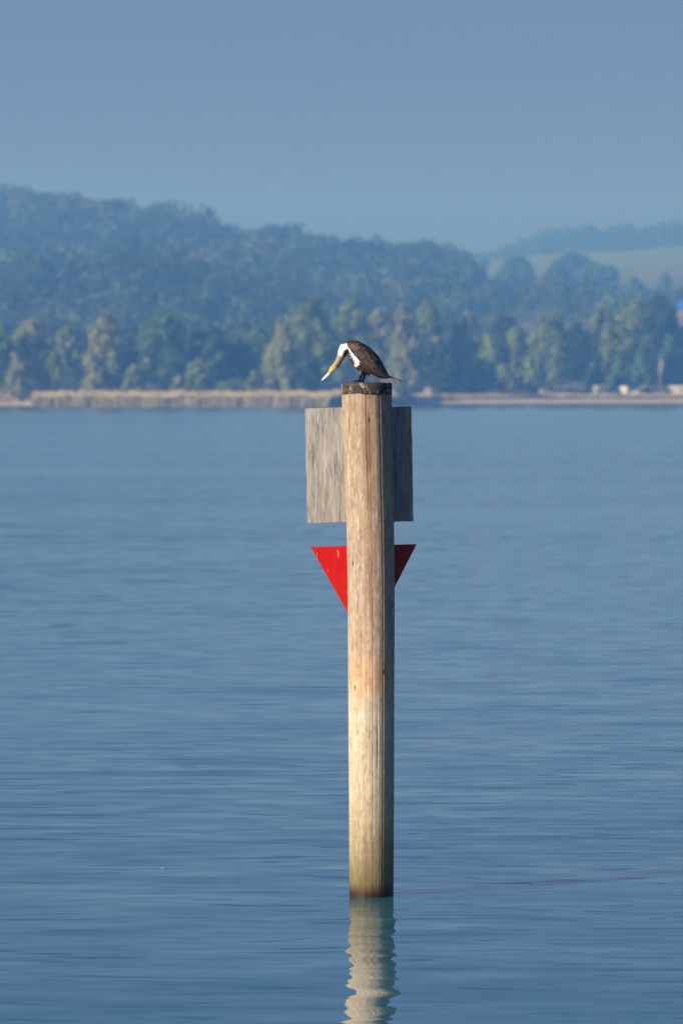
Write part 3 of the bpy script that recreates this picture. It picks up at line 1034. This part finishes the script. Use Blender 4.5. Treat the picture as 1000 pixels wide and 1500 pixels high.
def make_post():
    nz, na = 330, 200
    zs = np.concatenate([np.linspace(-1.5, -0.05, 12), np.linspace(0, H - 0.015, nz - 12)])
    th = np.linspace(0, 2 * math.pi, na, endpoint=False)
    Z, T = np.meshgrid(zs, th, indexing='ij')
    r = post_r(Z)
    # out-of-round, slow swelling, fine fluting of the grain
    r = r * (1 + 0.010 * np.sin(2 * T + Z * 0.4) + 0.006 * np.sin(3 * T + 1 + Z * 0.9) + 0.004 * np.sin(Z * 3.1 + T))
    g = np.random.default_rng(5)
    fl = np.zeros_like(r)
    for k in range(22):
        m = g.integers(9, 60)
        fl += 0.0002 * np.sin(m * T + g.random() * 6 + 0.35 * np.sin(Z * (0.5 + g.random()) * 2 + g.random() * 6))
    r += fl
    stain = np.zeros_like(r)
    crack = np.zeros_like(r)
    # drying checks: (angle, z0, z1, depth, width)
    cr = [(-1.60, 2.9, H, 0.007, 0.022), (-2.35, 2.3, 3.5, 0.005, 0.018), (-1.25, 2.9, 3.2, 0.003, 0.012),
          (-1.32, 0.7, 1.5, 0.005, 0.014), (-1.85, 0.35, 1.0, 0.004, 0.014), (-1.2, 1.3, 1.9, 0.002, 0.010), (-2.0, 1.3, 2.4, 0.003, 0.012),
          (0.6, 0.5, H, 0.012, 0.03), (1.9, 1.0, H, 0.01, 0.03), (3.0, 0.4, 3.0, 0.008, 0.025), (-2.7, 0.3, 1.6, 0.005, 0.02), (-0.3, 0.2, 2.2, 0.006, 0.02)]
    for (a, z0, z1, dep, w) in cr:
        am = a + 0.03 * np.sin(Z * 2.2 + a * 5) + 0.012 * np.sin(Z * 7 + a)
        d = np.angle(np.exp(1j * (T - am)))
        env = np.clip((Z - z0) / 0.35, 0, 1) * np.clip((z1 - Z) / 0.25 + (1 if z1 > H - 0.1 else 0), 0, 1)
        gsn = np.exp(-(d / w) ** 2) * env
        r -= dep * gsn
        crack = np.maximum(crack, gsn * min(0.4, dep * 35))
    am = -1.56 + 0.04 * np.sin(Z * 1.7)
    d = np.angle(np.exp(1j * (T - am)))
    stain = np.exp(-(d / 0.13) ** 2) * np.clip((Z - 1.7) / 1.2, 0, 1) * 0.80 * (0.75 + 0.25 * np.sin(Z * 6 + np.sin(Z * 17)))
    stain = np.maximum(stain, np.exp(-((np.angle(np.exp(1j * (T + 1.10)))) / 0.10) ** 2) * np.clip((Z - 2.3) / 0.8, 0, 1) * 0.35)
    # bevel the head
    X, Yc = r * np.cos(T) + bend(Z), r * np.sin(T)
    V = np.stack([X, Yc, Z], -1).reshape(-1, 3)
    idx = np.arange(len(zs) * na).reshape(len(zs), na)
    F = np.stack([idx[:-1], np.roll(idx, -1, 1)[:-1], np.roll(idx, -1, 1)[1:], idx[1:]], -1).reshape(-1, 4)
    C = np.stack([stain, crack, np.zeros_like(r), np.ones_like(r)], -1).reshape(-1, 4)
    o = link('shaft', np_mesh('shaft', V, F, True, C), M['shaft'], post)
    return o


q = Vector((0, 0, 1)).rotation_difference(axis)
shaft = make_post()
shaft.rotation_euler = q.to_euler()


def make_cap():
    na = 96
    th = np.linspace(0, 2 * math.pi, na, endpoint=False)
    g = np.random.default_rng(9)
    rough = sum(np.sin(k * th + g.random() * 6) / k ** 0.6 for k in (3, 5, 8, 13, 21, 34)) * 0.0032
    low = sum(np.sin(k * th + g.random() * 6) / k ** 0.7 for k in (2, 5, 9, 17, 31, 43)) * 0.006
    r0 = float(post_r(H))
    rings = []
    for (dr, z) in ((0.0005, 0), (0.003, 0.001), (0.004, 0.01), (0.002, 0.03), (0.004, 0.05), (0.003, 0.07), (0.004, 0.089), (-0.006, 0.095), (-0.06, 0.096), (-0.12, 0.094), (-r0 + 0.004, 0.095)):
        k = 1 if dr > -0.02 else 0.4
        rr = r0 + dr + rough * k * (1 if z else 0.6)
        zz = H - 0.092 + z * 0.94 + (low if z < 0.02 else low * 0.0) + rough * (0.8 if z > 0.08 else 0)
        rings.append(np.stack([rr * np.cos(th) + bend(zz), rr * np.sin(th), zz + np.zeros(na)], 1))
    V, F = loft(rings)
    F.append(tuple(range((len(rings) - 1) * na, len(rings) * na)))
    o = build('cap', V, F, M['cap'], post)
    o.rotation_euler = q.to_euler()
    return o


make_cap()

PANEL_ROLL = R(1.15)
Rm = 34.5 / PXM


def plate(name, outline, yy, thick, mat, cx, cz, roll, bev=0.004):
    """outline in plate coordinates; local origin (cx,cz) relative to post base"""
    bm = bmesh.new()
    a = [bm.verts.new((x, -thick / 2, z)) for x, z in outline]
    b = [bm.verts.new((x, thick / 2, z)) for x, z in outline]
    bm.faces.new(a)
    bm.faces.new(b[::-1])
    for i in range(len(a)):
        j = (i + 1) % len(a)
        bm.faces.new((a[i], b[i], b[j], a[j]))
    bmesh.ops.recalc_face_normals(bm, faces=bm.faces)
    bmesh.ops.bevel(bm, geom=list(bm.edges), offset=bev, segments=2, affect='EDGES')
    me = bpy.data.meshes.new(name)
    bm.to_mesh(me)
    bm.free()
    o = link(name, me, mat, post, (cx, yy, cz))
    o.rotation_euler = (0, -roll, 0)
    return o


def rel(x, y):
    Yp = PY + Rm + 0.05
    return P(x, y, Yp) - Vector(base)


pc = rel(526, 681)
s = (PY + Rm + 0.05) / FPX
w2, h2 = 155.5 / 2 * s, 168.5 / 2 * s
g = np.random.default_rng(3)
ol = []
corners = [(-w2, -h2), (w2, -h2), (w2, h2), (-w2, h2)]
for i in range(4):
    a, b = corners[i], corners[(i + 1) % 4]
    for k in range(10):
        t = k / 10
        j = 0 if k == 0 else (g.random() - 0.5) * 0.006
        ol.append((a[0] + (b[0] - a[0]) * t + j, a[1] + (b[1] - a[1]) * t + j))
bd = plate('sign_board', ol, pc.y, 0.022, M['board'], pc.x, pc.z, PANEL_ROLL)
bd['label'] = 'weathered grey plywood board behind the post, seen from the back'
a, b, c = rel(455, 801), rel(610, 797), rel(535, 944)
cen = (a + b + c) / 3
tri = plate('triangle_board', [(p.x - cen.x, p.z - cen.z) for p in (c, b, a)], cen.y, 0.012, M['red'], cen.x, cen.z, 0, 0.0025)
tri['label'] = 'red painted triangle pointing down, behind the post'
# batten and bolts that hold the two boards against the back of the shaft
for (zc, hh) in ((pc.z, 0.5), (cen.z + 0.1, 0.3)):
    bevel_box('batten', (0.10, 0.05, hh), (pc.x + 0.06, pc.y - 0.036, zc), M['board'], post, 0.004)
    for k in (-1, 1):
        v, f = tube_vf([(0, 0, 0), (0, 0.03, 0)], [0.012, 0.012], 6)
        build('bolt', v, f, M['steel'], post, False, (pc.x + 0.06, pc.y + 0.006, zc + k * hh * 0.3))


# ------------------------------------------------------------------ cormorant
BY = PY - 0.01
org = P(527, 559.3, BY)
bird = empty('cormorant', org)
tag(bird, 'brown cormorant with white breast perched on the post, bending its yellow-faced head down', 'bird')
BS = BY / FPX


def B(x, y, d=0.0):
    """photo pixel -> bird-local point; d is sideways (towards the far side), in pixels"""
    p = P(x, y, BY) - org
    return np.array([p.x, d * BS, p.z])


spine = [  # x, y, in-plane radius, lateral radius
    (481.0, 546.6, 1.3, 1.2), (483.2, 544.6, 2.6, 2.2), (486.2, 541.4, 3.9, 3.3), (489.2, 538.2, 4.4, 3.9), (492.2, 534.6, 4.6, 4.1), (495.0, 530.4, 4.5, 4.0),
    (497.6, 525.6, 5.0, 4.3), (500.0, 520.4, 5.9, 4.8), (502.0, 516.0, 7.0, 5.6), (504.4, 511.6, 8.2, 6.6), (508.0, 509.6, 9.2, 8.2), (512.5, 509.0, 10.6, 10.5),
    (518.5, 512.4, 13.6, 13.0), (526.0, 519.3, 16.4, 15.2), (534.0, 528.0, 18.0, 16.2), (541.5, 534.6, 16.0, 15.6), (548.5, 541.0, 12.6, 13.4), (555.0, 546.6, 8.6, 10.4),
    (560.5, 550.2, 5.0, 7.4), (565.0, 552.6, 2.6, 5.0), (568.5, 554.0, 1.0, 2.5)]


def cr_interp(arr, m):
    """Catmull-Rom resample"""
    arr = np.asarray(arr, float)
    n = len(arr)
    out = []
    for t in np.linspace(0, n - 1, m):
        i = min(int(t), n - 2)
        f = t - i
        p0, p1, p2, p3 = arr[max(i - 1, 0)], arr[i], arr[i + 1], arr[min(i + 2, n - 1)]
        out.append(0.5 * (2 * p1 + (-p0 + p2) * f + (2 * p0 - 5 * p1 + 4 * p2 - p3) * f * f + (-p0 + 3 * p1 - 3 * p2 + p3) * f ** 3))
    return np.array(out)


def make_body():
    S = cr_interp(spine, 120)
    tg = np.gradient(S[:, :2], axis=0)
    tg /= np.linalg.norm(tg, axis=1, keepdims=True)
    na = 40
    g = np.random.default_rng(2)
    V, C = [], []
    for i, (x, y, r, l) in enumerate(S):
        nx, ny = tg[i, 1], -tg[i, 0]        # towards the back / outer side in image coordinates
        s = i / 119
        for j in range(na):
            t = 2 * math.pi * j / na
            cn, sn = math.cos(t), math.sin(t)
            wob = 1 + 0.02 * math.sin(9 * t + i * 0.7) + 0.015 * math.sin(i * 1.9 + 3 * t) + (g.random() - 0.5) * 0.02
            px, py = x + nx * r * cn * wob, y + ny * r * cn * wob
            V.append(B(px, py, l * sn * wob))
            # plumage, with neck-fold shade painted dark underneath: cn=+1 outer/back edge, -1 inner/belly edge
            n_ = (g.random() - 0.5)
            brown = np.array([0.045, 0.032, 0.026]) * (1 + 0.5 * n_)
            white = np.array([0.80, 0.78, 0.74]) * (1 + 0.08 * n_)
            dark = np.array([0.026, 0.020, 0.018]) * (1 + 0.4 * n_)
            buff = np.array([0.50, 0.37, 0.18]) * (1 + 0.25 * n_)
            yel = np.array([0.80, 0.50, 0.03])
            k = i
            if s < 0.095: c = yel * (1 if cn < 0.2 else 0.9)
            elif s < 0.17:
                w = min(1, (s - 0.095) / 0.03)
                c = (yel * 0.7 + white * 0.3) * (1 - w) + (buff if cn > -0.2 else white * 0.75) * w
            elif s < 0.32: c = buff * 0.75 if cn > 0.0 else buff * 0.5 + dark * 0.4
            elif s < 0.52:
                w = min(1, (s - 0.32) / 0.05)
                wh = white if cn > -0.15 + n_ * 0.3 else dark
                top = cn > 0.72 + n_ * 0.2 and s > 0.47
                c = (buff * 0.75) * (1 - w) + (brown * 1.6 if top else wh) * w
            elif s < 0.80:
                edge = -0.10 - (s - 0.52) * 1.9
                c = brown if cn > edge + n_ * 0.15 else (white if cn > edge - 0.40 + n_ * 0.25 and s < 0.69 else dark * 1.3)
            else:
                c = brown * 0.8 if cn > -0.75 else np.array([0.5, 0.48, 0.42]) * (0.8 + 0.4 * g.random())
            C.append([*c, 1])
    F = []
    for i in range(119):
        for j in range(na):
            k = (j + 1) % na
            F.append((i * na + j, i * na + k, (i + 1) * na + k, (i + 1) * na + j))
    F.append(tuple(range(na))[::-1])
    F.append(tuple(119 * na + j for j in range(na)))
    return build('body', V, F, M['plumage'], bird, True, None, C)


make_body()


def feather(V, F, C, p, d, up, L, W, col, edge, lift=0.0):
    """one vaned feather: p root, d direction, up surface normal"""
    d = d / np.linalg.norm(d)
    up = up / np.linalg.norm(up)
    s = np.cross(d, up)
    b = len(V)
    prof = [(0, 0.35, 0), (0.3, 0.9, 0.05), (0.65, 1.0, 0.06), (0.88, 0.7, 0.02), (1.0, 0.12, -0.02)]
    for (t, w, h) in prof:
        c = p + d * L * t + up * (W * h + lift * t)
        for k in (-1, -0.35, 0.35, 1):
            V.append(c + s * W * 0.5 * w * k - up * W * 0.10 * k * k)
            e = 1.0 if (abs(k) == 1 or t > 0.85) else 0.0
            cc = np.array(col) * (1 - e) + np.array(edge) * e
            C.append([*cc, 1])
    for i in range(4):
        for k in range(3):
            F.append((b + i * 4 + k, b + i * 4 + k + 1, b + (i + 1) * 4 + k + 1, b + (i + 1) * 4 + k))


def make_wing(side):
    """folded wing on one side of the body (side -1: the side towards the camera)"""
    W = cr_interp([(510.5, 506.5, 5.5, 10.0), (517, 509.5, 10.0, 14.6), (525, 515.5, 13.2, 17.4), (534, 523.5, 14.4, 18.4), (543, 532.0, 13.6, 17.6), (551, 540.0, 10.8, 15.0),
                   (558, 546.5, 7.2, 11.5), (564, 551.0, 3.8, 7.8), (570, 554.6, 1.2, 4.2)], 36)
    tg = np.gradient(W[:, :2], axis=0)
    tg /= np.linalg.norm(tg, axis=1, keepdims=True)
    V, F, C = [], [], []
    na = 15
    g = np.random.default_rng(4)

    def surf(i, a, off=0.0):
        x, y, r, l = W[i]
        nx, ny = tg[i, 1], -tg[i, 0]
        q = math.cos(a)
        return B(x + nx * r * q + nx * 1.4, y + ny * r * q + ny * 1.4, side * (l * math.sin(a) + off))

    A = np.linspace(0.12, 2.75, na)
    for i in range(36):
        for a in A:
            V.append(surf(i, a))
            C.append([0.035, 0.026, 0.021, 1])
    for i in range(35):
        for j in range(na - 1):
            F.append((i * na + j, i * na + j + 1, (i + 1) * na + j + 1, (i + 1) * na + j))
    # rows of scapulars and coverts, then the long flight feathers
    for row in range(11):
        i = 1 + row * 3
        m = 8
        for k in range(m):
            a = 0.25 + (2.5 - 0.25) * (k + 0.5 * (row % 2) + 0.6 * g.random()) / m
            ii = min(i + int(g.integers(-1, 2)) if i > 1 else i, 34)
            p = surf(ii, a, 0.5)
            p2 = surf(min(ii + 3, 35), a, 0.5)
            e1 = surf(ii, a + 0.05, 0.5) - surf(ii, a - 0.05, 0.5)
            d = p2 - p
            up = np.cross(d, e1) * 1.0
            if up[1] * side < 0: up = -up
            k_ = 0.45 + 0.75 * g.random() ** 1.4
            back = a < 0.7
            col = np.array([0.058, 0.038, 0.027]) * k_ * (0.45 if back else 1)
            edge = np.array([0.105, 0.072, 0.05]) * k_ * (0.4 if back else 1)
            L = (0.060 + 0.0020 * row) * (0.8 + 0.4 * g.random())
            feather(V, F, C, p, d, up, L, 0.019 + 0.006 * g.random(), col, edge, 0.004)
    for k in range(9):
        a = 0.3 + 2.0 * k / 9
        p = surf(20, a, 1.0)
        p2 = surf(34, 0.7 + a * 0.35, 1.2)
        d = p2 - p
        e1 = surf(20, a + 0.05) - surf(20, a - 0.05)
        up = np.cross(d, e1)
        if up[1] * side < 0: up = -up
        feather(V, F, C, p, d, up, np.linalg.norm(d) * (1.0 + 0.03 * k), 0.022, (0.028, 0.021, 0.018), (0.06, 0.045, 0.034), 0.002)
    return build('wing', V, F, M['feather'], bird, True, None, C)


for sd in (-1, 1): make_wing(sd)


def make_tail():
    tail = None
    V, F, C = [], [], []
    p = B(559.5, 549.0)
    for k in range(10):
        s_ = (k - 4.5)
        tip = B(589.5 - abs(s_) * 0.9, 560.6 - abs(s_) * 0.15 - 0.8, s_ * 1.9)
        pp = B(559.5, 549.3 + 0.08 * abs(s_), s_ * 0.7)
        d = tip - pp
        up = np.array([0.2, -0.75, 0.7])
        L = np.linalg.norm(d)
        up = up - d * (up @ d) / (L * L)
        feather(V, F, C, pp, d, up, L, 0.030, (0.10, 0.095, 0.095), (0.20, 0.19, 0.185), 0.0)
        V[-20:] = [v + np.array([0, 0, (5 - abs(s_)) * 0.0012]) for v in V[-20:]]
    return build('tail', V, F, M['feather'], bird, True, None, C)


make_tail()

# bill: upper mandible with hooked tip, lower mandible
pts = [B(483.0, 544.6), B(479.5, 548.4), B(475.5, 552.3), B(472.2, 555.6), B(470.7, 557.6), B(470.9, 559.0)]
v, f = tube_vf([Vector(p) for p in pts], [0.0082, 0.0066, 0.0050, 0.0044, 0.0038, 0.0012], 10)
M['bill'] = plain('horn_bill', (0.88, 0.86, 0.80), 0.4, 0.1, 60)
build('bill', v, f, M['bill'], bird)
pts = [B(483.6, 546.8), B(480.2, 549.9), B(476.6, 553.2), B(473.6, 556.2)]
v, f = tube_vf([Vector(p) for p in pts], [0.0060, 0.0044, 0.0032, 0.0014], 8)
build('lower_bill', v, f, M['bill'], bird)
for sd in (-1, 1):
    bm = bmesh.new()
    bmesh.ops.create_uvsphere(bm, u_segments=12, v_segments=8, radius=0.0055)
    me = bpy.data.meshes.new('eye')
    bm.to_mesh(me)
    bm.free()
    e = link('eye', me, M['eye'], bird, Vector(B(487.3, 538.8, sd * 3.1)))
# legs and webbed feet on the post head
for sd, fx in ((-1, 526.5), (1, 531.5)):
    top, knee, ank = B(fx + 4, 541, sd * 5), B(fx + 1.2, 550, sd * 5), B(fx, 557.6, sd * 5)
    v, f = tube_vf([Vector(top), Vector(knee), Vector(ank)], [0.030, 0.0165, 0.0095], 10)
    leg = build('leg', v, f, M['skin'], bird)
    V, F = [], []
    toes = [(-13, -4), (-15, 0.5), (-12, 5), (-5, 8)]
    a0 = B(fx + 1, 558.4, sd * 5)
    tp = []
    for (tx, td) in toes:
        e = B(fx + tx * 0.8, 559.0, sd * 5 + td)
        v, f = tube_vf([Vector(a0), Vector(a0).lerp(Vector(e), 0.5) + Vector((0, 0, 0.004)), Vector(e)], [0.007, 0.0055, 0.003], 6, len(V))
        V += v
        F += f
        tp.append(Vector(e))
    b0 = len(V)
    V.append(Vector(a0) - Vector((0, 0, 0.001)))
    V += [p - Vector((0, 0, 0.0005)) for p in tp]
    for k in range(3): F.append((b0, b0 + 1 + k, b0 + 2 + k))
    build('foot', V, F, M['skin'], leg)


# ------------------------------------------------------------------ small things: a gull over the far reeds, a feather on the water
def gull():
    Y = 520.0
    p = P(215, 527, Y)
    t = empty('gull', p)
    tag(t, 'tiny white gull flying low in front of the left shore trees', 'bird')
    rings = []
    for (x, r) in ((-0.2, 0.008), (-0.17, 0.03), (-0.1, 0.05), (0, 0.06), (0.1, 0.05), (0.2, 0.03), (0.3, 0.012)):
        th = np.linspace(0, 2 * math.pi, 12, endpoint=False)
        rings.append(np.stack([x + 0 * th, r * np.cos(th), r * np.sin(th)], 1))
    V, F = loft(rings)
    F.append(tuple(range(12))[::-1])
    F.append(tuple(72 + j for j in range(12)))
    build('body', V, F, M['down'], t)
    for s_ in (-1, 1):
        pts = [(0.0, 0.04, 0.03), (-0.05, 0.25, 0.16), (0.06, 0.55, 0.12)]
        V = []
        for (x, y, z), w in zip(pts, (0.08, 0.07, 0.012)):
            V += [(x - w, s_ * y, z), (x + w, s_ * y, z), (x + w, s_ * y, z - 0.008), (x - w, s_ * y, z - 0.008)]
        F = []
        for i in range(2):
            for j in range(4): F.append((i * 4 + j, i * 4 + (j + 1) % 4, (i + 1) * 4 + (j + 1) % 4, (i + 1) * 4 + j))
        F += [(0, 1, 2, 3), (8, 9, 10, 11)]
        build('wing', V, F, M['down'], t, False)


gull()
ang = math.atan(180 / FPX) + math.atan((1273 - 750) / FPX)
Yf = CAM_Z / math.tan(ang)
V, F, C = [], [], []
feather(V, F, C, np.zeros(3), np.array([1.0, 0.4, 0.12]), np.array([0, 0, 1.0]), 0.032, 0.012, (0.8, 0.8, 0.78), (0.75, 0.75, 0.74), 0.004)
o = build('floating_feather', V, F, M['feather'], None, True, P(235, 1273, Yf) + Vector((0, 0, -P(235, 1273, Yf).z + 0.006)), C)
tag(o, 'tiny white feather floating on the water left of the post', 'feather')

# ------------------------------------------------------------------ air
bm = bmesh.new()
bmesh.ops.create_cube(bm, size=1)
me = bpy.data.meshes.new('haze')
X0, X1, Y0, Y1, Z0, Z1 = -620, 760, -80, 4620, -3, 175
for v in bm.verts:
    v.co = ((X0 + X1) / 2 + v.co.x * (X1 - X0), (Y0 + Y1) / 2 + v.co.y * (Y1 - Y0), (Z0 + Z1) / 2 + v.co.z * (Z1 - Z0))
bm.to_mesh(me)
bm.free()
hz = bpy.data.materials.new('haze_air')
hz.use_nodes = True
nn = hz.node_tree.nodes
nn.clear()
ou = nn.new('ShaderNodeOutputMaterial')
pv = nn.new('ShaderNodeVolumePrincipled')
pv.inputs['Color'].default_value = (0.15, 0.42, 1.0, 1)
pv.inputs['Absorption Color'].default_value = (1, 1, 1, 1)
pv.inputs['Density'].default_value = 0.00046
pv.inputs['Anisotropy'].default_value = 0.1
hz.node_tree.links.new(pv.outputs[0], ou.inputs['Volume'])
o = link('haze', me, hz)
tag(o, 'thin blue haze over the lake and hills', kind='stuff')
